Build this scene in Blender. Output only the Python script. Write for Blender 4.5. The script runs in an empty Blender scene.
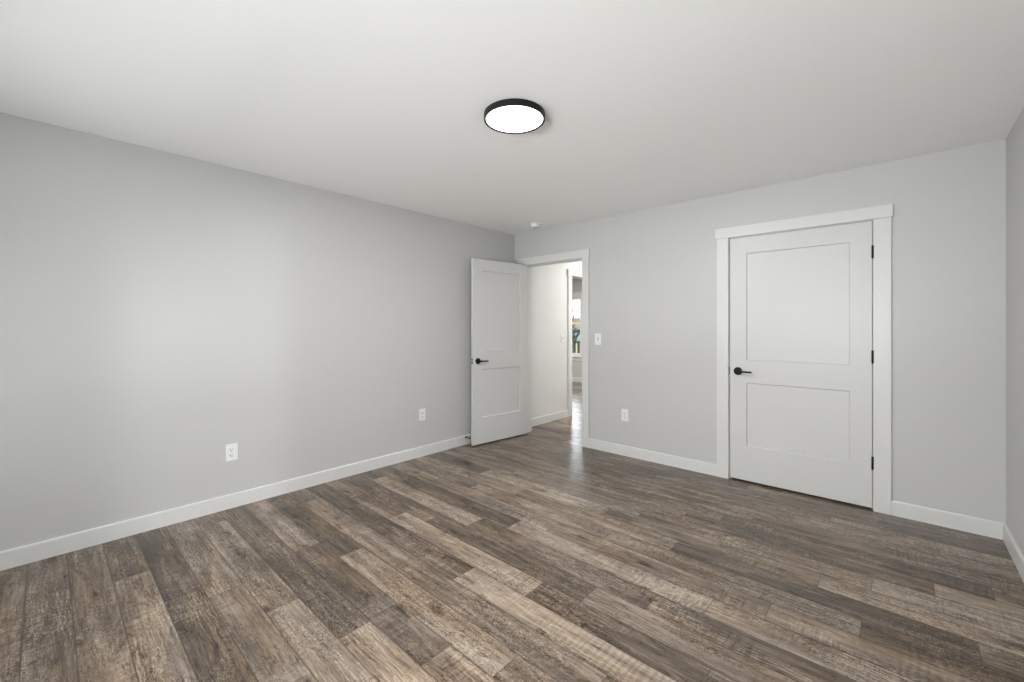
import bpy, bmesh, math, random
from mathutils import Vector, Matrix
R = math.radians
sc = bpy.context.scene
col = sc.collection

# ---------------------------------------------------------------- camera, sky, exposure, daylight
cam_data = bpy.data.cameras.new('camera')
cam = bpy.data.objects.new('camera', cam_data)
col.objects.link(cam)
cam.location = (3.5418, -3.9358, 1.2956)
cam.rotation_euler = (R(90), 0, R(42.3206))
cam_data.sensor_fit = 'HORIZONTAL'
cam_data.sensor_width = 36.0
cam_data.lens = 425.0 / 1024.0 * 36.0
cam_data.shift_y = -14.0 / 1024.0
cam_data.clip_start = 0.02
cam_data.clip_end = 400
sc.camera = cam

vs = sc.view_settings
vs.view_transform = 'Standard'
vs.look = 'None'
vs.gamma = 1.0
vs.use_curve_mapping = False
vs.exposure = 0.10

world = bpy.data.worlds.new('sky')
sc.world = world
world.use_nodes = True
bgn = world.node_tree.nodes['Background']
bgn.inputs['Color'].default_value = (0.86, 0.93, 1.0, 1)

def area(name, loc, rot, sx, sy, power, color):
    d = bpy.data.lights.new(name, 'AREA')
    d.shape = 'RECTANGLE'; d.size = sx; d.size_y = sy
    d.energy = power; d.color = color
    o = bpy.data.objects.new(name, d); col.objects.link(o)
    o.location = loc; o.rotation_euler = rot
    return o
# daylight lamps added outside the unseen bedroom windows, plus fill lights for other rooms
POW = dict(rear_a=3, rear_b=86, side=4, hall=36, lamp=158.0, sky=1.8, far=900, sun=5, far_room=75, deep=3800, glint=150, sky_fill=7500)
bgn.inputs['Strength'].default_value = POW['sky']
DAY = (1.0, 0.992, 0.99)
area('added_daylight_rear', (1.15, -5.12, 1.30), (R(55), 0, 0), 1.25, 1.45, POW['rear_a'], DAY)
area('added_daylight_rear', (2.90, -5.12, 1.30), (R(55), 0, 0), 1.25, 1.45, POW['rear_b'], DAY)
area('added_daylight_side', (4.40, -3.30, 1.35), (R(68), 0, R(90)), 0.66, 1.70, POW['side'], DAY)
# unseen fill lights added at ground level, shining up through the windows onto the ceiling
area('ground_fill_rear', (2.0, -10.2, -0.35), (R(180), 0, 0), 9.0, 6.0, POW['far'], DAY)
area('ground_fill_yard', (2.0, -17.0, -0.35), (R(180), 0, 0), 12.0, 10.0, POW['deep'], DAY)
# unseen area light added to cast a bright band on the long wall
area('wall_streak_fill', (10.0, -3.53, 2.45), (R(90), 0, R(90)), 0.36, 1.2, POW['glint'], DAY)
# unseen area light added above the far yard to brighten the floor's reflection
area('added_sky_fill', (-14.0, 38.0, 15.0), (R(-90), 0, 0), 34.0, 11.0, POW['sky_fill'], (0.88, 0.94, 1.0))
# high sun behind the house wall: two short patches of sun fall on the floor right under the rear windows
sd = bpy.data.lights.new('sun', 'SUN'); sd.energy = POW['sun']; sd.angle = R(1.0); sd.color = (1.0, 0.97, 0.92)
so = bpy.data.objects.new('sun', sd); col.objects.link(so)
so.rotation_euler = (R(20), 0, R(6))
area('hall_fill', (0.72, 2.0, 2.40), (0, 0, 0), 0.5, 0.5, POW['hall'], (1.0, 0.99, 0.97))  # unseen fill light added to brighten the hall
area('far_room_fill', (-1.9, 2.4, 2.42), (0, 0, 0), 0.5, 0.5, POW['far_room'], (1.0, 0.99, 0.97))  # added fill for the far room, no fitting there
portal = area('far_window_portal', (-2.41, 4.68, 1.30), (R(-90), 0, 0), 0.9, 1.45, 1, (1, 1, 1))
portal.data.cycles.is_portal = True

try:
    sc.cycles.use_denoising = True
    sc.cycles.max_bounces = 12
    sc.cycles.diffuse_bounces = 8
    sc.cycles.sample_clamp_indirect = 6.0
except Exception:
    pass

# ---------------------------------------------------------------- materials
def mat(name):
    m = bpy.data.materials.new(name); m.use_nodes = True
    nt = m.node_tree
    return m, nt, nt.nodes['Principled BSDF'], nt.nodes['Material Output']

def N(nt, kind, **kw):
    n = nt.nodes.new(kind)
    for k, v in kw.items(): setattr(n, k, v)
    return n

def paint(name, rgb, rough=0.5, bump=0.0, scale=250.0, spec=0.5, var=0.0):
    m, nt, b, out = mat(name)
    b.inputs['Base Color'].default_value = (*rgb, 1)
    b.inputs['Roughness'].default_value = rough
    b.inputs['Specular IOR Level'].default_value = spec
    tc = N(nt, 'ShaderNodeTexCoord')
    if bump:
        n = N(nt, 'ShaderNodeTexNoise'); n.inputs['Scale'].default_value = scale; n.inputs['Detail'].default_value = 3
        bp = N(nt, 'ShaderNodeBump'); bp.inputs['Strength'].default_value = bump; bp.inputs['Distance'].default_value = 0.002
        nt.links.new(tc.outputs['Object'], n.inputs['Vector'])
        nt.links.new(n.outputs['Fac'], bp.inputs['Height'])
        nt.links.new(bp.outputs['Normal'], b.inputs['Normal'])
    if var:
        n = N(nt, 'ShaderNodeTexNoise'); n.inputs['Scale'].default_value = 1.3; n.inputs['Detail'].default_value = 2
        mr = N(nt, 'ShaderNodeMapRange'); mr.inputs['To Min'].default_value = 1 - var; mr.inputs['To Max'].default_value = 1 + var
        mx = N(nt, 'ShaderNodeVectorMath', operation='SCALE'); mx.inputs[0].default_value = rgb
        nt.links.new(tc.outputs['Object'], n.inputs['Vector'])
        nt.links.new(n.outputs['Fac'], mr.inputs['Value'])
        nt.links.new(mr.outputs['Result'], mx.inputs['Scale'])
        nt.links.new(mx.outputs['Vector'], b.inputs['Base Color'])
    return m

M = {}
M['wall'] = paint('grey wall paint', (0.535, 0.533, 0.523), 0.42, 0.05, 220, spec=0.45)
M['hall'] = paint('pale hall paint', (0.70, 0.70, 0.685), 0.5, 0.06, 220)
M['trim'] = paint('white trim paint', (0.66, 0.658, 0.65), 0.35, 0.03, 60)
M['door'] = paint('white door paint', (0.61, 0.608, 0.60), 0.38, 0.03, 60)
M['plastic'] = paint('white plastic', (0.80, 0.80, 0.79), 0.3, 0.01)
M['slot'] = paint('dark slot', (0.03, 0.03, 0.03), 0.6, 0.01)
M['black'] = paint('matte black metal', (0.006, 0.006, 0.0065), 0.5, 0.02, 400, spec=0.3)
M['rubber'] = paint('black rubber', (0.015, 0.015, 0.015), 0.8, 0.02, 400)
M['steel'] = paint('brushed steel', (0.55, 0.55, 0.54), 0.35, 0.02, 400)
M['steel'].node_tree.nodes['Principled BSDF'].inputs['Metallic'].default_value = 0.9
M['bark'] = paint('grey bark', (0.10, 0.085, 0.07), 0.9, 0.3, 30, var=0.25)
M['lawn'] = paint('lawn', (0.15, 0.165, 0.035), 0.9, 0.4, 40, var=0.25)
M['asphalt'] = paint('asphalt', (0.12, 0.12, 0.125), 0.85, 0.2, 80)
M['carpaint'] = paint('pale blue car paint', (0.28, 0.39, 0.50), 0.3)
M['carglass'] = paint('dark car glass', (0.03, 0.04, 0.05), 0.08)
M['darkrail'] = paint('dark railing paint', (0.02, 0.028, 0.05), 0.5, 0.05, 100)
M['deck'] = paint('weathered deck boards', (0.22, 0.19, 0.16), 0.8, 0.2, 40)
M['hill'] = paint('dry brush', (0.23, 0.19, 0.12), 0.95, 0.5, 8, var=0.3)

# ceiling: white flat paint with one faint round patched spot
def ceiling_mat():
    m, nt, b, out = mat('white ceiling paint')
    b.inputs['Roughness'].default_value = 0.7
    b.inputs['Specular IOR Level'].default_value = 0.3
    geo = N(nt, 'ShaderNodeTexCoord')
    d = N(nt, 'ShaderNodeVectorMath', operation='DISTANCE'); d.inputs[1].default_value = (1.177, -1.765, 2.44)
    mr = N(nt, 'ShaderNodeMapRange'); mr.inputs['From Min'].default_value = 0.02; mr.inputs['From Max'].default_value = 0.06
    mr.inputs['To Min'].default_value = 0.974; mr.inputs['To Max'].default_value = 1.0
    sc_ = N(nt, 'ShaderNodeVectorMath', operation='SCALE'); sc_.inputs[0].default_value = (0.93, 0.93, 0.93)
    nt.links.new(geo.outputs['Object'], d.inputs[0]); nt.links.new(d.outputs['Value'], mr.inputs['Value'])
    nt.links.new(mr.outputs['Result'], sc_.inputs['Scale']); nt.links.new(sc_.outputs['Vector'], b.inputs['Base Color'])
    n = N(nt, 'ShaderNodeTexNoise'); n.inputs['Scale'].default_value = 180
    bp = N(nt, 'ShaderNodeBump'); bp.inputs['Strength'].default_value = 0.06; bp.inputs['Distance'].default_value = 0.002
    nt.links.new(geo.outputs['Object'], n.inputs['Vector']); nt.links.new(n.outputs['Fac'], bp.inputs['Height'])
    nt.links.new(bp.outputs['Normal'], b.inputs['Normal'])
    return m
M['ceiling'] = ceiling_mat()

def emit_mat():
    m, nt, b, out = mat('lit lamp diffuser')
    b.inputs['Base Color'].default_value = (0.85, 0.85, 0.84, 1)
    b.inputs['Emission Color'].default_value = (1.0, 0.99, 0.975, 1)
    b.inputs['Emission Strength'].default_value = 3.0
    return m
M['lamp'] = emit_mat()

def glass_mat():
    m, nt, b, out = mat('window glass')
    nt.nodes.remove(b)
    t = N(nt, 'ShaderNodeBsdfTransparent'); t.inputs['Color'].default_value = (0.97, 0.985, 0.98, 1)
    g = N(nt, 'ShaderNodeBsdfGlossy'); g.inputs['Roughness'].default_value = 0.02
    f = N(nt, 'ShaderNodeFresnel'); f.inputs['IOR'].default_value = 1.45
    mx = N(nt, 'ShaderNodeMixShader')
    ge = N(nt, 'ShaderNodeNewGeometry')       # reflect at the outer face of the pane only
    fr = N(nt, 'ShaderNodeMath', operation='SUBTRACT', use_clamp=True)
    nt.links.new(f.outputs[0], fr.inputs[0]); nt.links.new(ge.outputs['Backfacing'], fr.inputs[1])
    nt.links.new(fr.outputs[0], mx.inputs[0]); nt.links.new(t.outputs[0], mx.inputs[1]); nt.links.new(g.outputs[0], mx.inputs[2])
    nt.links.new(mx.outputs[0], out.inputs['Surface'])
    return m
M['glass'] = glass_mat()

# vinyl planks: every plank face carries its own tone, seed and style; the grain runs along the plank
def floor_mat():
    m, nt, b, out = mat('rustic oak vinyl planks')
    L = nt.links.new
    uvn = N(nt, 'ShaderNodeUVMap', uv_map='along')       # metres along and across the plank
    edn = N(nt, 'ShaderNodeUVMap', uv_map='edge')        # 0..1 across and along the plank
    at = N(nt, 'ShaderNodeAttribute', attribute_name='plank')
    sep = N(nt, 'ShaderNodeSeparateColor'); L(at.outputs['Color'], sep.inputs[0])
    tone, seed, style = sep.outputs[0], sep.outputs[1], sep.outputs[2]
    def math_(op, a, b_=None, c=None, clamp=False):
        n = N(nt, 'ShaderNodeMath', operation=op, use_clamp=clamp)
        for i, v in enumerate((a, b_, c)):
            if v is None: continue
            if isinstance(v, (int, float)): n.inputs[i].default_value = v
            else: L(v, n.inputs[i])
        return n.outputs[0]
    sxyz = N(nt, 'ShaderNodeSeparateXYZ'); L(uvn.outputs[0], sxyz.inputs[0])
    U, V = sxyz.outputs[0], sxyz.outputs[1]
    Us = math_('MULTIPLY_ADD', seed, 37.0, U); Vs = math_('MULTIPLY_ADD', seed, 11.0, V)
    def coords(su, sv):
        c = N(nt, 'ShaderNodeCombineXYZ')
        L(math_('MULTIPLY', Us, su), c.inputs[0]); L(math_('MULTIPLY', Vs, sv), c.inputs[1]); L(math_('MULTIPLY', seed, 50.0), c.inputs[2])
        return c.outputs[0]
    def noise(su, sv, detail=4, dist=0.0, rough=0.55):
        n = N(nt, 'ShaderNodeTexNoise'); n.inputs['Scale'].default_value = 1.0
        n.inputs['Detail'].default_value = detail; n.inputs['Distortion'].default_value = dist; n.inputs['Roughness'].default_value = rough
        L(coords(su, sv), n.inputs['Vector']); return n.outputs['Fac']
    def rng(v, a, b_, c=0.0, d=1.0, smooth=True):
        n = N(nt, 'ShaderNodeMapRange', interpolation_type='SMOOTHSTEP' if smooth else 'LINEAR')
        n.inputs['From Min'].default_value = a; n.inputs['From Max'].default_value = b_
        n.inputs['To Min'].default_value = c; n.inputs['To Max'].default_value = d
        L(v, n.inputs['Value']); return n.outputs['Result']
    def wave(su, sv, dist, det, dsc):
        n = N(nt, 'ShaderNodeTexWave', wave_type='RINGS', wave_profile='SIN')
        n.inputs['Scale'].default_value = 1.0; n.inputs['Distortion'].default_value = dist
        n.inputs['Detail'].default_value = det; n.inputs['Detail Scale'].default_value = dsc
        L(coords(su, sv), n.inputs['Vector']); return n.outputs['Fac']
    def add(t, v, amp, mid=0.5):
        d = math_('SUBTRACT', v, mid) if mid else v
        return math_('ADD', t, math_('MULTIPLY', d, amp))
    blotch = noise(2.4, 8, 3, 0.8)
    halves = noise(0.7, 13, 2, 0.4)
    streak = noise(2.6, 46, 6, 0.7, 0.68)
    fine = noise(16, 190, 5, 0.6, 0.7)
    grime = noise(7, 20, 6, 1.6, 0.7)
    fleck = noise(58, 105, 4, 1.8, 0.62)
    fleckmask = rng(noise(1.6, 4, 2, 0.4), 0.40, 0.60)
    saw = noise(62, 7, 4, 1.2, 0.7)
    sawmask = rng(noise(2.2, 3.2, 2, 0.6), 0.50, 0.62)
    ringw = wave(6.5, 21.0, 9.0, 4.0, 1.3)
    ringline = rng(ringw, 0.66, 0.98)
    ringmask = math_('MULTIPLY', rng(style, 0.35, 0.6), rng(noise(1.3, 4, 2), 0.38, 0.6))
    cracks = noise(3.4, 66, 3, 1.8, 0.55)
    crack = rng(math_('ABSOLUTE', math_('SUBTRACT', cracks, 0.5)), 0.0, 0.016, 1.0, 0.0)
    crackmask = math_('MULTIPLY', crack, rng(noise(1.7, 8, 2), 0.50, 0.62))
    knot = N(nt, 'ShaderNodeTexVoronoi', feature='F1'); knot.inputs['Scale'].default_value = 1.0
    wob = N(nt, 'ShaderNodeVectorMath', operation='ADD')
    wn = N(nt, 'ShaderNodeTexNoise'); wn.inputs['Scale'].default_value = 1.0; wn.inputs['Detail'].default_value = 4
    L(coords(14, 40), wn.inputs['Vector'])
    wsc = N(nt, 'ShaderNodeVectorMath', operation='SCALE'); wsc.inputs['Scale'].default_value = 0.35
    L(wn.outputs['Color'], wsc.inputs[0])
    L(coords(2.1, 6.0), wob.inputs[0]); L(wsc.outputs[0], wob.inputs[1]); L(wob.outputs[0], knot.inputs['Vector'])
    kn = rng(knot.outputs['Distance'], 0.02, 0.17, 1.0, 0.0)
    t = tone
    t = add(t, blotch, 0.72)
    t = add(t, halves, 0.58)
    t = add(t, streak, 0.85)
    t = add(t, fine, 0.80)
    t = add(t, math_('MULTIPLY', math_('SUBTRACT', fleck, 0.5), fleckmask), 1.85, None)
    t = add(t, math_('MULTIPLY', math_('SUBTRACT', saw, 0.48), sawmask), 0.95, None)
    t = add(t, math_('MULTIPLY', ringline, ringmask), 0.26, None)
    lad = N(nt, 'ShaderNodeTexWave', wave_type='BANDS', bands_direction='X', wave_profile='SIN')
    lad.inputs['Scale'].default_value = 1.0; lad.inputs['Distortion'].default_value = 6.0; lad.inputs['Detail'].default_value = 2.0; lad.inputs['Detail Scale'].default_value = 1.2
    L(coords(11.5, 5.0), lad.inputs['Vector'])
    ladmask = math_('MULTIPLY', rng(tone, 0.60, 0.64), rng(noise(1.5, 3.0, 2, 0.4), 0.42, 0.58))
    t = add(t, math_('MULTIPLY', math_('SUBTRACT', lad.outputs['Fac'], 0.5), ladmask), 0.13, None)
    t = add(t, rng(grime, 0.52, 0.76), -0.48, None)
    t = add(t, crackmask, -0.45, None)
    t = math_('SUBTRACT', t, math_('MULTIPLY', kn, 0.34))
    t = math_('ADD', t, 0.030, clamp=True)
    ramp = N(nt, 'ShaderNodeValToRGB')
    cr = ramp.color_ramp
    cr.elements[0].position = 0.0; cr.elements[0].color = (0.024, 0.0175, 0.0135, 1)
    cr.elements[1].position = 1.0; cr.elements[1].color = (0.40, 0.333, 0.272, 1)
    for p, c in ((0.25, (0.062, 0.0465, 0.0360, 1)), (0.50, (0.135, 0.105, 0.0825, 1)), (0.75, (0.245, 0.198, 0.159, 1))):
        e = cr.elements.new(p); e.color = c
    L(t, ramp.inputs[0])
    # a little grey wash on some planks
    hs = N(nt, 'ShaderNodeHueSaturation')
    L(ramp.outputs[0], hs.inputs['Color']); L(rng(noise(0.9, 4, 2), 0.35, 0.65, 1.02, 1.32), hs.inputs['Saturation'])
    # seams
    es = N(nt, 'ShaderNodeSeparateXYZ'); L(edn.outputs[0], es.inputs[0])
    def edge(v, wdt):
        dd = math_('SUBTRACT', 0.5, math_('ABSOLUTE', math_('SUBTRACT', v, 0.5)))
        return rng(dd, 0.0, wdt, 1.0, 0.0)
    seam = math_('MAXIMUM', edge(es.outputs[1], 0.034), edge(es.outputs[0], 0.0028))
    mix = N(nt, 'ShaderNodeMix', data_type='RGBA'); mix.inputs['B'].default_value = (0.03, 0.022, 0.016, 1)
    L(math_('MULTIPLY', seam, 0.66), mix.inputs['Factor']); L(hs.outputs[0], mix.inputs['A'])
    L(mix.outputs['Result'], b.inputs['Base Color'])
    L(rng(streak, 0.3, 0.7, 0.19, 0.27), b.inputs['Roughness'])
    b.inputs['Specular IOR Level'].default_value = 0.38
    bp = N(nt, 'ShaderNodeBump'); bp.inputs['Strength'].default_value = 0.22; bp.inputs['Distance'].default_value = 0.0015
    hgt = math_('SUBTRACT', math_('MULTIPLY', fine, 0.6), math_('MULTIPLY', seam, 1.0))
    L(hgt, bp.inputs['Height']); L(bp.outputs['Normal'], b.inputs['Normal'])
    return m
M['floor'] = floor_mat()

# ---------------------------------------------------------------- mesh helpers
def add_box(bm, lo, hi, bevel=0.0, seg=2):
    lo = Vector(lo); hi = Vector(hi)
    r = bmesh.ops.create_cube(bm, size=1.0)
    vsx = r['verts']
    s = hi - lo; c = (hi + lo) / 2
    for v in vsx: v.co = Vector((v.co.x * s.x, v.co.y * s.y, v.co.z * s.z)) + c
    if bevel:
        eds = list({e for v in vsx for e in v.link_edges})
        bmesh.ops.bevel(bm, geom=eds, offset=bevel, segments=seg, profile=0.5, affect='EDGES', clamp_overlap=True)

def add_lathe(bm, prof, axis_o=(0, 0, 0), rot=None, n=48):
    """prof: (radius, height) pairs turned about local z; rot turns z into the wanted axis"""
    rot = rot or Matrix.Identity(3); o = Vector(axis_o)
    rings = []
    for r, z in prof:
        if r < 1e-6: rings.append([bm.verts.new(o + rot @ Vector((0, 0, z)))])
        else: rings.append([bm.verts.new(o + rot @ Vector((r * math.cos(2 * math.pi * k / n), r * math.sin(2 * math.pi * k / n), z))) for k in range(n)])
    for a, b in zip(rings, rings[1:]):
        for k in range(n):
            k2 = (k + 1) % n
            if len(a) == 1 and len(b) == 1: continue
            if len(a) == 1: bm.faces.new((a[0], b[k2], b[k]))
            elif len(b) == 1: bm.faces.new((a[k], a[k2], b[0]))
            else: bm.faces.new((a[k], a[k2], b[k2], b[k]))

def add_tube(bm, pts, radii, n=10, cap=True):
    rings = []
    for i, p in enumerate(pts):
        p = Vector(p)
        d = Vector(pts[min(i + 1, len(pts) - 1)]) - Vector(pts[max(i - 1, 0)])
        d.normalize()
        up = Vector((0, 0, 1)) if abs(d.z) < 0.9 else Vector((1, 0, 0))
        a = d.cross(up).normalized(); b = d.cross(a)
        rings.append([bm.verts.new(p + (a * math.cos(2 * math.pi * k / n) + b * math.sin(2 * math.pi * k / n)) * radii[i]) for k in range(n)])
    for a, b in zip(rings, rings[1:]):
        for k in range(n): bm.faces.new((a[k], a[(k + 1) % n], b[(k + 1) % n], b[k]))
    if cap:
        bm.faces.new(rings[0]); bm.faces.new(rings[-1])

def obj(name, bm, m, parent=None, smooth=False, loc=None):
    bmesh.ops.recalc_face_normals(bm, faces=bm.faces[:])
    me = bpy.data.meshes.new(name); bm.to_mesh(me); bm.free()
    me.materials.append(M[m] if isinstance(m, str) else m)
    if smooth:
        me.polygons.foreach_set('use_smooth', [True] * len(me.polygons))
        try: me.set_sharp_from_angle(angle=R(35))
        except Exception: pass
    o = bpy.data.objects.new(name, me); col.objects.link(o)
    if parent is not None: o.parent = parent
    if loc is not None: o.location = loc
    return o

def tag(o, label, cat, group=None, kind=None):
    o['label'] = label; o['category'] = cat
    if group: o['group'] = group
    if kind: o['kind'] = kind
    return o

def empty(name, loc=(0, 0, 0), rz=0.0):
    o = bpy.data.objects.new(name, None); col.objects.link(o)
    o.location = loc; o.rotation_euler = (0, 0, rz); o.empty_display_size = 0.1
    return o

def boxes(name, lst, m, parent=None, bevel=0.0):
    bm = bmesh.new()
    for lo, hi in lst: add_box(bm, lo, hi, bevel)
    return obj(name, bm, m, parent)

# ---------------------------------------------------------------- the setting
H = 2.44
RX = 4.023            # right wall
BY = -4.75            # wall behind the camera
T = 0.12              # wall thickness
FX, FY = -3.7, 4.50   # far room: its left side and its window wall
HX = 1.25             # hall right wall
DL, DR, DH = 0.168, 0.995, 2.040      # doorway to the hall
CL, CR, CH = 2.470, 3.406, 2.050      # closet doorway
OL, OR_ = 1.245, 2.06                 # doorway in the hall's left wall (along y)

# floor planks
def build_floor():
    W, LEN, Y0 = 0.1472, 1.22, -4.0
    offs = {0: .49, 1: .85, 2: .59, 3: .99, 4: 1.10, 5: .20, 6: .60, 7: .97, 8: 1.21, 9: .30, 10: .63, 11: .99, 12: 1.21, 13: .24, 14: .45,
            15: .66, 16: .98, 17: .12, 18: .80, 19: 1.00, 20: .01, 21: .22, 22: .37, 23: .57, 24: .76, 25: 1.00, 26: .20}
    # tones seen in the photograph: (row, plank index counted along the row) -> tone
    tones = TONES
    rnd = random.Random(7)
    xa, xb, ya, yb = FX - 0.05, RX + 0.1, BY - 0.1, FY + 0.05
    bm = bmesh.new()
    u1 = bm.loops.layers.uv.new('along'); u2 = bm.loops.layers.uv.new('edge')
    cl = bm.loops.layers.float_color.new('plank')
    k0 = math.floor((ya - Y0) / W); k1 = math.ceil((yb - Y0) / W)
    for k in range(k0, k1):
        y0 = max(Y0 + k * W, ya); y1 = min(Y0 + (k + 1) * W, yb)
        if y1 - y0 < 1e-4: continue
        off = offs.get(k, rnd.random() * LEN)
        i0 = math.floor((xa - off) / LEN)
        i = i0
        while off + i * LEN < xb:
            X0 = off + i * LEN; X1 = X0 + LEN
            x0 = max(X0, xa); x1 = min(X1, xb)
            rt = min(max(rnd.gauss(0.48, 0.08), 0.33), 0.62); rs = rnd.random(); st = rnd.random()
            tn = tones.get((k, i), rt)
            tn = 0.46 + (tn - 0.46) * 1.25 if tn < 0.46 else min(tn, 0.645)
            if x1 - x0 > 1e-4:
                co = [(x0, y0), (x1, y0), (x1, y1), (x0, y1)]
                f = bm.faces.new([bm.verts.new((x, y, 0)) for x, y in co])
                for l, (x, y) in zip(f.loops, co):
                    l[u1].uv = (x - X0, y - (Y0 + k * W))
                    l[u2].uv = ((x - X0) / LEN, (y - (Y0 + k * W)) / W)
                    l[cl] = (tn, rs, st, 1)
            i += 1
    # a slab under the planks
    o = obj('floor', bm, 'floor')
    # keep planks facing up
    me = o.data
    b2 = bmesh.new(); b2.from_mesh(me)
    for f in b2.faces:
        if f.normal.z < 0: f.normal_flip()
    b2.to_mesh(me); b2.free()
    tag(o, 'brown rustic wood plank floor running through the room and hall', 'floor', kind='structure')
    sub = boxes('slab', [((xa, ya, -0.12), (xb, yb, -0.004))], 'deck', o)
TONES = {
    (0, -1): .52, (0, 0): .55, (1, -1): .54, (1, 0): .58, (2, -1): .46, (2, 0): .58, (3, -1): .34, (3, 0): .40, (4, -1): .54, (4, 0): .57,
    (5, -1): .50, (5, 0): .53, (5, 1): .57, (6, -1): .33, (6, 0): .42, (6, 1): .64, (7, -1): .62, (7, 0): .43, (7, 1): .60,
    (8, -1): .38, (8, 0): .60, (8, 1): .58, (9, -1): .50, (9, 0): .57, (9, 1): .54, (10, -1): .42, (10, 0): .33, (10, 1): .68,
    (11, -1): .50, (11, 0): .66, (11, 1): .38, (12, -1): .42, (12, 0): .41, (12, 1): .54, (13, -1): .40, (13, 0): .64, (13, 1): .47, (13, 2): .43,
    (14, -1): .42, (14, 0): .32, (14, 1): .63, (14, 2): .61, (15, -1): .50, (15, 0): .59, (15, 1): .48, (15, 2): .69, (16, -1): .46, (16, 0): .57, (16, 1): .51, (16, 2): .35,
    (17, 0): .59, (17, 1): .54, (17, 2): .39, (17, 3): .50, (18, -1): .32, (18, 0): .62, (18, 1): .50, (18, 2): .60, (19, -1): .50, (19, 0): .57, (19, 1): .46, (19, 2): .64,
    (20, 0): .50, (20, 1): .46, (20, 2): .47, (20, 3): .62, (21, 0): .42, (21, 1): .42, (21, 2): .36, (21, 3): .52, (22, 0): .44, (22, 1): .51, (22, 2): .49,
    (23, 0): .40, (23, 1): .46, (23, 2): .56, (24, 0): .38, (24, 1): .46, (24, 2): .57, (25, 0): .38, (25, 1): .47, (25, 2): .40, (26, 0): .40, (26, 1): .46, (26, 2): .52, (26, 3): .48,
}
build_floor()

o = boxes('ceiling', [((FX - T, BY - T, H), (RX + T, FY + T, H + 0.1))], 'ceiling')
tag(o, 'flat white painted ceiling', 'ceiling', kind='structure')

def wall(name, lst, m, label):
    return tag(boxes(name, lst, m), label, 'wall', kind='structure')
wall('wall_left', [((-T, BY - T, 0), (0, T, H))], 'wall', 'long grey wall with two outlets')
wall('wall_back', [((0, 0, 0), (DL - 0.018, T, H)), ((DR + 0.018, 0, 0), (CL - 0.018, T, H)), ((CR + 0.018, 0, 0), (RX, T, H)),
                   ((DL - 0.018, 0, DH + 0.018), (DR + 0.018, T, H)), ((CL - 0.018, 0, CH + 0.018), (CR + 0.018, T, H))], 'wall', 'grey wall holding the doorway and closet door')
SW = (-3.64, -2.96, 0.35, 2.10)     # side window hole along y
wall('wall_right', [((RX, BY - T, 0), (RX + T, SW[0], H)), ((RX, SW[1], 0), (RX + T, T, H))] +
     [((RX, q[0], z0), (RX + T, q[1], z1)) for q in (SW,) for z0, z1 in ((0, SW[2]), (SW[3], H))],
     'wall', 'grey wall at the right edge of the picture')
RW = (0.525, 1.775, 0.575, 2.025)
RV = (2.275, 3.525)
wall('wall_rear', [((0, BY - T, 0), (RW[0], BY, H)), ((RW[1], BY - T, 0), (RV[0], BY, H)), ((RV[1], BY - T, 0), (RX, BY, H))] +
     [((q[0], BY - T, z0), (q[1], BY, z1)) for q in (RW, RV) for z0, z1 in ((0, RW[2]), (RW[3], H))],
     'wall', 'grey wall with added windows behind the camera')
wall('wall_hall_left', [((-T, T, 0), (0, OL - 0.018, H)), ((-T, OR_ + 0.018, 0), (0, FY, H)), ((-T, OL - 0.018, DH + 0.018), (0, OR_ + 0.018, H))], 'hall', 'pale hall wall seen through the doorway')
wall('wall_hall_right', [((HX, T, 0), (HX + T, 3.3, H))], 'hall', 'pale hall wall on the far side of the doorway')
wall('wall_hall_end', [((0, 3.3, 0), (HX + T, 3.3 + T, H))], 'hall', 'pale wall closing the end of the hall')
FW = (-2.86, -1.955, 0.60, 2.02)
wall('wall_far', [((FX, FY, 0), (FW[0], FY + T, H)), ((FW[1], FY, 0), (0, FY + T, H)), ((FW[0], FY, 0), (FW[1], FY + T, FW[2])), ((FW[0], FY, FW[3]), (FW[1], FY + T, H))],
     'wall', 'grey window wall of the far room beyond the hall')
wall('wall_far_left', [((FX - T, T, 0), (FX, FY + T, H))], 'wall', 'grey side wall of the far room')
wall('wall_far_near', [((FX, 0, 0), (-T, T, H))], 'wall', 'grey near wall of the far room')
wall('wall_closet', [((CL - 0.4, T, 0), (CL - 0.4 + T, 0.8, H)), ((CR + 0.4, T, 0), (CR + 0.4 + T, 0.8, H)), ((CL - 0.4, 0.8, 0), (CR + 0.4 + T, 0.8 + T, H))], 'wall', 'grey closet wall behind the closed door')

# baseboards
def baseboard(name, p0, p1, nrm, label):
    """a board from p0 to p1 (x, y), growing from the wall along nrm; eased top edge"""
    bm = bmesh.new()
    prof = [(0, 0.0), (0.014, 0.0), (0.014, 0.092), (0.0125, 0.097), (0.009, 0.1), (0, 0.1)]
    rings = []
    for p in (p0, p1):
        rings.append([bm.verts.new((p[0] + nrm[0] * d, p[1] + nrm[1] * d, z)) for d, z in prof])
    n = len(prof)
    for k in range(n): bm.faces.new((rings[0][k], rings[0][(k + 1) % n], rings[1][(k + 1) % n], rings[1][k]))
    bm.faces.new(rings[0]); bm.faces.new(rings[1])
    return tag(obj(name, bm, 'trim'), label, 'baseboard', kind='structure')
baseboard('baseboard_left', (0, BY), (0, 0), (1, 0), 'white baseboard along the long grey wall')
baseboard('baseboard_back', (1.077, 0), (2.378, 0), (0, -1), 'white baseboard between the doorway and the closet door')
baseboard('baseboard_corner', (3.497, 0), (RX, 0), (0, -1), 'short white baseboard between the closet door and the corner')
baseboard('baseboard_right', (RX, BY), (RX, -0.014), (-1, 0), 'white baseboard along the wall at the right edge')
baseboard('baseboard_rear', (0.014, BY), (RX - 0.014, BY), (0, 1), 'white baseboard behind the camera')
baseboard('baseboard_hall', (0, T), (0, 1.145), (1, 0), 'white baseboard in the hall seen through the doorway')
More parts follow.
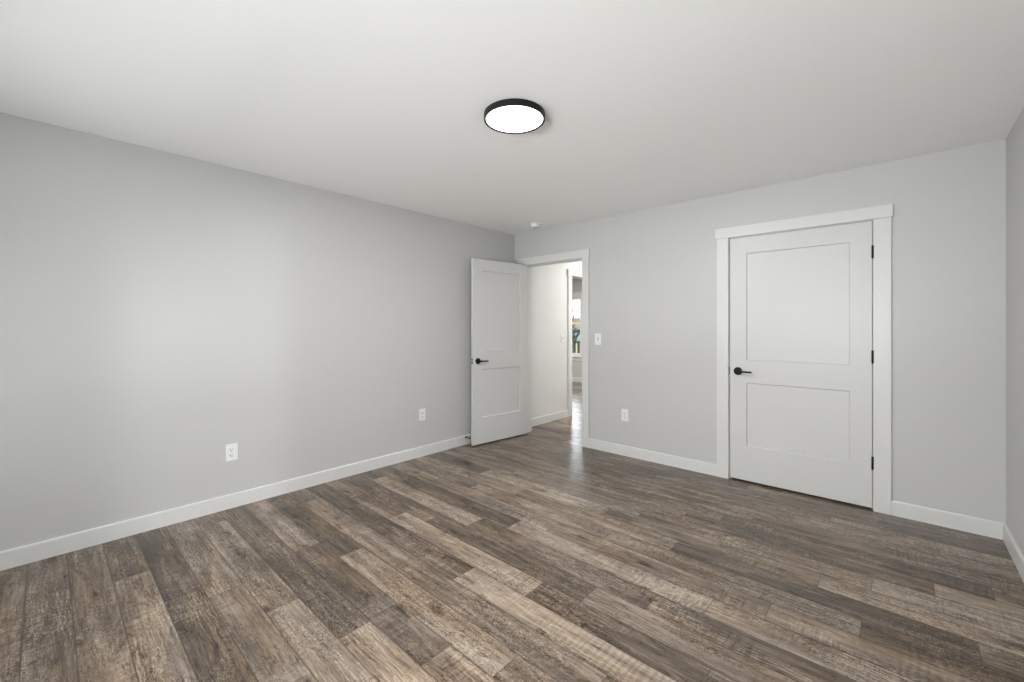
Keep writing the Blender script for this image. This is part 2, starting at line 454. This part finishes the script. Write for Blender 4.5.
baseboard('baseboard_far', (FX, FY), (-T, FY), (0, -1), 'white baseboard under the far room window')

# ---------------------------------------------------------------- door trim: jambs, stops, casing legs, head casing
def door_trim(name, loc, rz, w, h, label, stops=True, stop_y=0.040, leg_l=0.092, leg_r=0.092, both=True):
    """opening from x=0..w, room face at y=0, wall grows to +y"""
    e = empty(name, loc, rz)
    tag(e, label, 'door trim', kind='structure')
    boxes('jamb', [((-0.018, 0.0, 0), (0, T, h + 0.018))], 'trim', e)
    boxes('jamb', [((w, 0.0, 0), (w + 0.018, T, h + 0.018))], 'trim', e)
    boxes('head_jamb', [((0, 0.0, h), (w, T, h + 0.018))], 'trim', e)
    if stops:
        boxes('stop_strip', [((0, stop_y, 0), (0.011, stop_y + 0.035, h)), ((w - 0.011, stop_y, 0), (w, stop_y + 0.035, h)), ((0.011, stop_y, h - 0.011), (w - 0.011, stop_y + 0.035, h))], 'trim', e, 0.001)
    for side in ((-1, 1) if both else (-1,)):
        def yy(d): return (-d, 0.0) if side < 0 else (T, T + d)
        a, b = yy(0.018)
        boxes('casing_leg', [((-0.005 - leg_l, a, 0), (-0.005, b, h + 0.005))], 'trim', e, 0.0015)
        boxes('casing_leg', [((w + 0.005, a, 0), (w + 0.005 + leg_r, b, h + 0.005))], 'trim', e, 0.0015)
        a, b = yy(0.024)
        boxes('head_casing', [((-0.015 - leg_l, a, h + 0.005), (w + 0.013 + leg_r, b, h + 0.092))], 'trim', e, 0.0015)
    return e
door_trim('trim_1', (DL, 0, 0), 0, DR - DL, DH, 'white casing around the open doorway to the hall', leg_l=0.085, leg_r=0.082)
door_trim('trim_2', (CL, 0, 0), 0, CR - CL, CH, 'white casing around the closed closet door', both=False)
# hall's left wall: opening runs along +y, its room face looks to +x
e3 = empty('trim_3', (0, OL, 0), R(90))
# local x -> +y, local y -> -x : wall grows to -x, as wanted
tag(e3, 'white casing around the second doorway inside the hall', 'door trim', kind='structure')
w3 = OR_ - OL
boxes('jamb', [((-0.018, 0, 0), (0, T, DH + 0.018))], 'trim', e3)
boxes('jamb', [((w3, 0, 0), (w3 + 0.018, T, DH + 0.018))], 'trim', e3)
boxes('head_jamb', [((0, 0, DH), (w3, T, DH + 0.018))], 'trim', e3)
for a, b, hb in ((-0.018, 0.0, (-0.024, 0.0)), (T, T + 0.018, (T, T + 0.024))):
    boxes('casing_leg', [((-0.097, a, 0), (-0.005, b, DH + 0.005))], 'trim', e3, 0.0015)
    boxes('casing_leg', [((w3 + 0.005, a, 0), (w3 + 0.097, b, DH + 0.005))], 'trim', e3, 0.0015)
    boxes('head_casing', [((-0.110, hb[0], DH + 0.005), (w3 + 0.110, hb[1], DH + 0.092))], 'trim', e3, 0.0015)

# ---------------------------------------------------------------- doors
def door_mesh(w, h, t, a, rails, x0=0.0, y0=0.0, z0=0.0):
    """two-panel slab: panels sunk on both faces"""
    bm = bmesh.new()
    xs = [0, a, w - a, w]
    zs = [0] + rails + [h]
    rec, sl = 0.0105, 0.0045
    for face in (0, 1):
        ys = 0.0 if face == 0 else t
        yr = rec if face == 0 else t - rec
        g = {}
        def V(x, y, z):
            key = (round(x, 5), round(y, 5), round(z, 5))
            if key not in g: g[key] = bm.verts.new((x0 + x, y0 + y, z0 + z))
            return g[key]
        for i in range(3):
            for k in range(len(zs) - 1):
                xa, xb, za, zb = xs[i], xs[i + 1], zs[k], zs[k + 1]
                if i == 1 and k in (1, 3):
                    o_ = [(xa, za), (xb, za), (xb, zb), (xa, zb)]
                    n_ = [(xa + sl, za + sl), (xb - sl, za + sl), (xb - sl, zb - sl), (xa + sl, zb - sl)]
                    for q in range(4):
                        q2 = (q + 1) % 4
                        bm.faces.new((V(o_[q][0], ys, o_[q][1]), V(o_[q2][0], ys, o_[q2][1]), V(n_[q2][0], yr, n_[q2][1]), V(n_[q][0], yr, n_[q][1])))
                    bm.faces.new([V(x, yr, z) for x, z in n_])
                else:
                    bm.faces.new([V(x, ys, z) for x, z in ((xa, za), (xb, za), (xb, zb), (xa, zb))])
    # edges of the slab
    bm.verts.ensure_lookup_table()
    def strip(pts):
        a_ = [bm.verts.new((x0 + x, y0, z0 + z)) for x, z in pts]; b_ = [bm.verts.new((x0 + x, y0 + t, z0 + z)) for x, z in pts]
        for q in range(len(pts) - 1): bm.faces.new((a_[q], a_[q + 1], b_[q + 1], b_[q]))
    strip([(x, 0) for x in xs]); strip([(x, h) for x in xs])
    strip([(0, z) for z in zs]); strip([(w, z) for z in zs])
    bmesh.ops.remove_doubles(bm, verts=bm.verts[:], dist=1e-5)
    return bm

RAILS = [0.287, 0.815, 1.003, 1.897]
def lever_handle(parent, x, z, yface, outward, toward):
    """a rose and a straight lever; outward = -1/+1 along y, toward = -1/+1 along x"""
    h = empty('lever_handle', (x, yface, z)); h.parent = parent
    rotm = Matrix.Rotation(R(90) * (1 if outward < 0 else -1), 3, 'X')
    bm = bmesh.new()
    add_lathe(bm, [(0, 0), (0.033, 0), (0.033, 0.006), (0.031, 0.0095), (0.0, 0.010)], rot=rotm, n=40)
    obj('rose', bm, 'black', h, True)
    bm = bmesh.new()
    add_lathe(bm, [(0.0, 0.0), (0.011, 0.0), (0.011, 0.046), (0.0095, 0.052), (0, 0.053)], rot=rotm, n=24)
    y = outward * 0.045
    pts = [(0, y, 0), (toward * 0.02, y, 0), (toward * 0.06, y * 1.03, -0.001), (toward * 0.108, y * 1.0, -0.002), (toward * 0.113, y, -0.002)]
    add_tube(bm, pts, [0.0095, 0.009, 0.0078, 0.0072, 0.004], 14)
    obj('lever', bm, 'black', h, True)
    return h

def hinge(parent, x, y, z):
    bm = bmesh.new()
    add_lathe(bm, [(0, -0.046), (0.0045, -0.046), (0.0065, -0.043), (0.0065, 0.043), (0.0045, 0.046), (0, 0.046)], (x, y, z), n=16)
    return obj('hinge', bm, 'black', parent, True)

# closed closet door: slab face flush with the wall, hinges at its right edge
d2 = obj('door_2', door_mesh(0.926, 2.032, 0.035, 0.125, RAILS, 0, 0.002, 0.015), 'door', loc=(2.475, 0, 0))
tag(d2, 'closed white two-panel closet door with black lever and hinges', 'door', kind='structure')
lever_handle(d2, 0.062, 0.924, 0.002, -1, 1)
for z in (1.826, 1.084, 0.334): hinge(d2, 0.929, -0.0045, z)
boxes('latch', [((-0.0046, -0.003, 0.890), (-0.0002, 0.034, 0.958))], 'black', d2)

# open door to the hall: turned about its hinge pin at the left jamb
PIN = (0.185, -0.010)
d1 = obj('door_1', door_mesh(0.813, 2.026, 0.035, 0.118, RAILS, 0.003, 0.008, 0.015), 'door', loc=(PIN[0], PIN[1], 0))
d1.rotation_euler = (0, 0, R(-96.0))
tag(d1, 'white two-panel door standing open into the room', 'door', kind='structure')
lever_handle(d1, 0.752, 0.924, 0.043, 1, -1)
lever_handle(d1, 0.752, 0.924, 0.008, -1, -1)
for z in (1.826, 1.084, 0.334): hinge(d1, 0.0, 0.0, z)
pl = boxes('latch_plate', [((0.8155, 0.0145, 0.896), (0.8172, 0.0365, 0.952))], 'black', d1)
for z in (0.905, 0.943):
    bm = bmesh.new(); add_lathe(bm, [(0, 0), (0.0052, 0), (0.0052, 0.0025), (0, 0.0035)], (0.8165, 0.0255, z), Matrix.Rotation(R(90), 3, 'Y'), 12)
    obj('screw', bm, 'black', pl, True)
bm = bmesh.new(); add_box(bm, (0.8165, 0.019, 0.915), (0.826, 0.032, 0.933), 0.002); obj('latch_bolt', bm, 'steel', pl)

# ---------------------------------------------------------------- outlets and switches
def plate_root(name, loc, rz, label, cat, group=None):
    e = empty(name, loc, rz); tag(e, label, cat, group)
    bm = bmesh.new(); add_box(bm, (-0.0375, -0.006, -0.06), (0.0375, 0.0, 0.06), 0.0025)
    obj('cover_plate', bm, 'plastic', e)
    return e
def outlet(loc, rz, label):
    e = plate_root('wall_outlet', loc, rz, label, 'outlet', 'white wall outlets near the floor')
    for s in (-1, 1):
        bm = bmesh.new(); add_box(bm, (-0.0165, -0.0085, s * 0.0195 - 0.0145), (0.0165, -0.005, s * 0.0195 + 0.0145), 0.003)
        r = obj('receptacle', bm, 'plastic', e)
        boxes('slot', [((-0.0085, -0.0092, s * 0.0195 - 0.002), (-0.006, -0.0084, s * 0.0195 + 0.008))], 'slot', r)
        boxes('slot', [((0.006, -0.0092, s * 0.0195 - 0.001), (0.0085, -0.0084, s * 0.0195 + 0.007))], 'slot', r)
        bm = bmesh.new(); add_lathe(bm, [(0, 0), (0.0035, 0), (0.0035, 0.0008), (0, 0.0008)], (0, -0.0084, s * 0.0195 - 0.0085), Matrix.Rotation(R(90), 3, 'X'), 16); obj('ground_hole', bm, 'slot', r)
    bm = bmesh.new(); add_lathe(bm, [(0, 0), (0.003, 0), (0.003, 0.0008), (0, 0.001)], (0, -0.0058, 0), Matrix.Rotation(R(90), 3, 'X'), 12); obj('screw', bm, 'steel', e)
    return e
outlet((0, -3.036, 0.398), R(90), 'white wall outlet on the long grey wall, the one nearer the camera')
outlet((0, -1.388, 0.415), R(90), 'small white wall outlet on the long grey wall, nearer the open door')
outlet((1.500, 0, 0.408), 0, 'white wall outlet low between the doorway and the closet door')
def switch(loc, rz, label):
    e = plate_root('light_switch', loc, rz, label, 'light switch')
    bm = bmesh.new(); add_box(bm, (-0.006, -0.0066, -0.0125), (0.006, -0.0058, 0.0125), 0.0); obj('toggle_slot', bm, 'slot', e)
    bm = bmesh.new()
    add_box(bm, (-0.0045, -0.019, -0.005), (0.0045, -0.004, 0.007), 0.002)
    t = obj('toggle', bm, 'plastic', e)
    for z in (-0.03, 0.03):
        bm = bmesh.new(); add_lathe(bm, [(0, 0), (0.003, 0), (0.003, 0.0008), (0, 0.001)], (0, -0.0058, z), Matrix.Rotation(R(90), 3, 'X'), 12); obj('screw', bm, 'steel', e)
switch((1.190, 0, 1.168), 0, 'white light switch on the grey wall right beside the doorway')
switch((0, 1.02, 1.14), R(90), 'light switch on the pale hall wall seen through the doorway')

# ---------------------------------------------------------------- ceiling things
e = empty('ceiling_light', (2.012, -2.236, H))
tag(e, 'round black-rimmed ceiling light, lit, in the middle of the ceiling', 'ceiling light')
bm = bmesh.new()
add_lathe(bm, [(0.0, 0.0), (0.160, 0.0), (0.164, -0.003), (0.164, -0.032), (0.1625, -0.0335), (0.1555, -0.0335), (0.154, -0.032), (0.154, -0.012), (0, -0.012)], n=96)
obj('rim', bm, 'black', e, True)
bm = bmesh.new()
add_lathe(bm, [(0.0, -0.013), (0.1535, -0.013), (0.1535, -0.0285), (0.150, -0.0300), (0.0, -0.0305)], n=96)
obj('diffuser', bm, 'lamp', e, True)
ld = bpy.data.lights.new('ceiling_light_glow', 'AREA'); ld.shape = 'DISK'; ld.size = 0.306; ld.energy = POW['lamp'] * 0.2311; ld.color = (1.0, 0.99, 0.975)
lo = bpy.data.objects.new('ceiling_light_glow', ld); col.objects.link(lo); lo.parent = e; lo.location = (0, 0, -0.0340)   # the lamp's own light, at its diffuser

e = empty('smoke_detector', (0.556, -0.268, H))
tag(e, 'small round white smoke detector on the ceiling above the doorway', 'smoke detector')
bm = bmesh.new(); add_lathe(bm, [(0, 0), (0.067, 0), (0.068, -0.004), (0.066, -0.010), (0, -0.010)], n=48); obj('base', bm, 'plastic', e, True)
bm = bmesh.new(); add_lathe(bm, [(0, -0.009), (0.050, -0.009), (0.050, -0.017), (0.058, -0.020), (0.056, -0.034), (0.045, -0.042), (0.018, -0.044), (0, -0.044)], n=48); obj('body', bm, 'plastic', e, True)
bm = bmesh.new(); add_lathe(bm, [(0, -0.0435), (0.009, -0.0435), (0.009, -0.0465), (0, -0.047)], (0.012, 0.0, 0), n=20); obj('test_button', bm, 'steel', e, True)

# door stop on the baseboard behind the open door
e = empty('door_stop', (0.014, -0.816, 0.082))
tag(e, 'black-tipped door stop screwed to the baseboard by the open door', 'door stop')
ry = Matrix.Rotation(R(90), 3, 'Y')
bm = bmesh.new(); add_lathe(bm, [(0, 0), (0.011, 0), (0.010, 0.005), (0.006, 0.008), (0, 0.008)], rot=ry, n=20); obj('base', bm, 'black', e, True)
bm = bmesh.new(); add_tube(bm, [(0.006, 0, 0), (0.055, 0, 0)], [0.0045, 0.0045], 12); obj('rod', bm, 'black', e, True)
bm = bmesh.new(); add_lathe(bm, [(0, 0.050), (0.008, 0.050), (0.0095, 0.054), (0.0095, 0.064), (0.007, 0.068), (0, 0.069)], rot=ry, n=20); obj('rubber_tip', bm, 'rubber', e, True)

# ---------------------------------------------------------------- windows
def window(name, loc, rz, w, z0, z1, label):
    """hole w wide centred on loc; local -y looks into the room, the wall grows to +y"""
    e = empty(name, loc, rz); tag(e, label, 'window', kind='structure')
    a, b = -w / 2, w / 2
    fr = 0.022
    boxes('frame', [((a, 0, z0), (a + fr, T, z1)), ((b - fr, 0, z0), (b, T, z1)), ((a + fr, 0, z1 - fr), (b - fr, T, z1)), ((a + fr, 0, z0), (b - fr, T, z0 + fr))], 'trim', e)
    boxes('casing_leg', [((a - 0.085, -0.018, z0), (a + 0.004, 0, z1))], 'trim', e, 0.0015)
    boxes('casing_leg', [((b - 0.004, -0.018, z0), (b + 0.085, 0, z1))], 'trim', e, 0.0015)
    boxes('head_casing', [((a - 0.10, -0.024, z1 - 0.004), (b + 0.10, 0, z1 + 0.09))], 'trim', e, 0.0015)
    boxes('sill', [((a - 0.10, -0.045, z0 - 0.022), (b + 0.10, 0.0, z0 + 0.004))], 'trim', e, 0.003)
    boxes('apron', [((a - 0.085, -0.016, z0 - 0.10), (b + 0.085, 0, z0 - 0.022))], 'trim', e, 0.0015)
    zm = (z0 + z1) / 2 + 0.075
    x0, x1 = a + fr, b - fr
    for nm, za, zb, y in (('lower_sash', z0 + fr, zm + 0.03, 0.035), ('upper_sash', zm - 0.03, z1 - fr, 0.068)):
        s = 0.032
        sash = boxes(nm, [((x0, y, za), (x0 + s, y + 0.03, zb)), ((x1 - s, y, za), (x1, y + 0.03, zb)), ((x0 + s, y, za), (x1 - s, y + 0.03, za + s + 0.02)), ((x0 + s, y, zb - s - 0.02), (x1 - s, y + 0.03, zb))], 'plastic', e, 0.001)
        boxes('pane', [((x0 + s, y + 0.013, za + s), (x1 - s, y + 0.017, zb - s))], 'glass', sash)
    return e
window('window_1', ((FW[0] + FW[1]) / 2, FY, 0), 0, FW[1] - FW[0], FW[2], FW[3], 'tall white window in the far room beyond the hall')
window('window_2', ((RW[0] + RW[1]) / 2, BY, 0), R(180), RW[1] - RW[0], RW[2], RW[3], 'unseen white window added behind the camera, the one nearer the long wall')  # out of view, added to let daylight into the room
window('window_4', ((RV[0] + RV[1]) / 2, BY, 0), R(180), RV[1] - RV[0], RW[2], RW[3], 'unseen white window added behind the camera, the one nearer the side wall')  # second unseen rear window, added for more daylight
window('window_3', (RX, (SW[0] + SW[1]) / 2, 0), R(-90), SW[1] - SW[0], SW[2], SW[3], 'unseen white window added in the side wall beside the camera')  # unseen opening added so daylight reaches the long wall

# ---------------------------------------------------------------- outside the far window
GZ = -0.32
FWD = Vector((-0.562, 0.840, 0)); CAMP = Vector((3.5418, -3.9358, 0))
o = boxes('lawn', [((-90, FY + 0.35, GZ - 0.3), (40, 120, GZ))], 'lawn'); tag(o, 'yellow-green lawn outside the far window', 'lawn', kind='structure')
def hill():
    bm = bmesh.new(); rnd = random.Random(3)
    c = CAMP + FWD * 85; side = Vector((FWD.y, -FWD.x, 0))
    prev = None
    for i in range(41):
        p = c + side * (-50 + i * 2.5) + FWD * rnd.uniform(-2, 2)
        hh = 3.5 + rnd.uniform(-0.5, 0.5)
        row = [bm.verts.new((p - FWD * 6 + Vector((0, 0, GZ - 0.2)))[:]), bm.verts.new((p - FWD * 2 + Vector((0, 0, GZ + hh * 0.75)))[:]),
               bm.verts.new((p + Vector((0, 0, GZ + hh)))[:]), bm.verts.new((p + FWD * 6 + Vector((0, 0, GZ - 0.2)))[:])]
        if prev:
            for q in range(3): bm.faces.new((prev[q], row[q], row[q + 1], prev[q + 1]))
        prev = row
    tag(obj('distant_bank', bm, 'hill'), 'tan brushy bank along the horizon outside the far window', 'bank', kind='structure')
hill()
# railing
bm_y = 6.3
e = empty('porch_railing', (-3.2, bm_y, GZ))
tag(e, 'dark porch railing outside the far window', 'railing')
boxes('top_rail', [((-1.6, -0.04, 1.165), (1.9, 0.04, 1.215))], 'darkrail', e, 0.004)
boxes('bottom_rail', [((-1.6, -0.03, 0.40), (1.9, 0.03, 0.44))], 'darkrail', e, 0.004)
for i, x in enumerate((-1.6, 1.82)): boxes('post', [((x, -0.045, 0.0), (x + 0.09, 0.045, 1.30))], 'darkrail', e, 0.004)
x = -1.42
while x < 1.75:
    boxes('baluster', [((x, -0.017, 0.44), (x + 0.034, 0.017, 1.165))], 'darkrail', e, 0.002); x += 0.115
# car
def car():
    p = CAMP + FWD * 44
    e = empty('parked_car', (p.x, p.y, GZ), R(25))
    tag(e, 'pale blue parked car on the grass outside the far window', 'car')
    bm = bmesh.new()
    side = [(-2.2, .35), (-2.25, .75), (-1.9, .92), (-1.35, .98), (-0.75, 1.42), (0.9, 1.46), (1.65, 1.0), (2.2, .92), (2.25, .4), (2.1, .28), (-2.05, .28)]
    ra = [bm.verts.new((x, -0.85, z)) for x, z in side]; rb = [bm.verts.new((x, 0.85, z)) for x, z in side]
    for k in range(len(side)): bm.faces.new((ra[k], ra[(k + 1) % len(side)], rb[(k + 1) % len(side)], rb[k]))
    bm.faces.new(ra); bm.faces.new(rb)
    bmesh.ops.bevel(bm, geom=bm.edges[:], offset=0.05, segments=2, affect='EDGES', clamp_overlap=True)
    obj('body', bm, 'carpaint', e, True)
    for s in (-1, 1):
        bm = bmesh.new()
        q = [(-1.1, 1.02), (-0.68, 1.34), (0.85, 1.37), (1.4, 1.03)]
        f0 = [bm.verts.new((x, s * 0.845, z)) for x, z in q]; f1 = [bm.verts.new((x, s * 0.858, z)) for x, z in q]
        for k in range(4): bm.faces.new((f0[k], f0[(k + 1) % 4], f1[(k + 1) % 4], f1[k]))
        bm.faces.new(f0); bm.faces.new(f1); obj('side_window', bm, 'carglass', e)
        for x in (-1.4, 1.4):
            bm = bmesh.new(); add_lathe(bm, [(0, -0.1), (0.30, -0.1), (0.33, -0.07), (0.33, 0.07), (0.30, 0.1), (0, 0.1)], (x, s * 0.80, 0.33), Matrix.Rotation(R(90), 3, 'X'), 24)
            obj('wheel', bm, 'rubber', e, True)
car()
# bare trees
def tree(base, h, seed, label):
    rnd = random.Random(seed); bm = bmesh.new()
    def branch(p, d, ln, r, lev):
        pts = [p]; rad = [r]; q = p.copy(); dd = d.copy()
        for i in range(4):
            dd = (dd + Vector((rnd.uniform(-.22, .22), rnd.uniform(-.22, .22), rnd.uniform(-.05, .14)))).normalized()
            q = q + dd * ln / 4; pts.append(q.copy()); rad.append(r * (1 - 0.13 * (i + 1)))
        add_tube(bm, pts, rad, 7 if lev < 2 else 5, True)
        if lev < 3:
            for i in range(5 if lev == 0 else 4):
                j = rnd.choice((2, 3, 4) if lev == 0 else (1, 2, 3, 4))
                az = rnd.uniform(0, 6.283)
                nd = (dd + Vector((math.cos(az), math.sin(az), 0.25)) * rnd.uniform(.6, 1.1)).normalized()
                branch(pts[j].copy(), nd, ln * rnd.uniform(.5, .72), rad[j] * 0.74, lev + 1)
    branch(Vector((0, 0, -0.1)), Vector((0, 0, 1)), h * 0.26, h * 0.014, 0)
    o = obj('bare_tree', bm, 'bark', loc=(base.x, base.y, GZ))
    tag(o, label, 'tree', 'bare trees outside the far window')
side = Vector((FWD.y, -FWD.x, 0))
tree(CAMP + FWD * 19 - side * 0.08, 6.0, 11, 'leafless grey tree outside the far window')
tree(CAMP + FWD * 25 + side * 0.16, 8.0, 5, 'leafless grey tree outside the far window')
tree(CAMP + FWD * 33 - side * 1.2, 9.0, 8, 'leafless grey tree outside the far window')
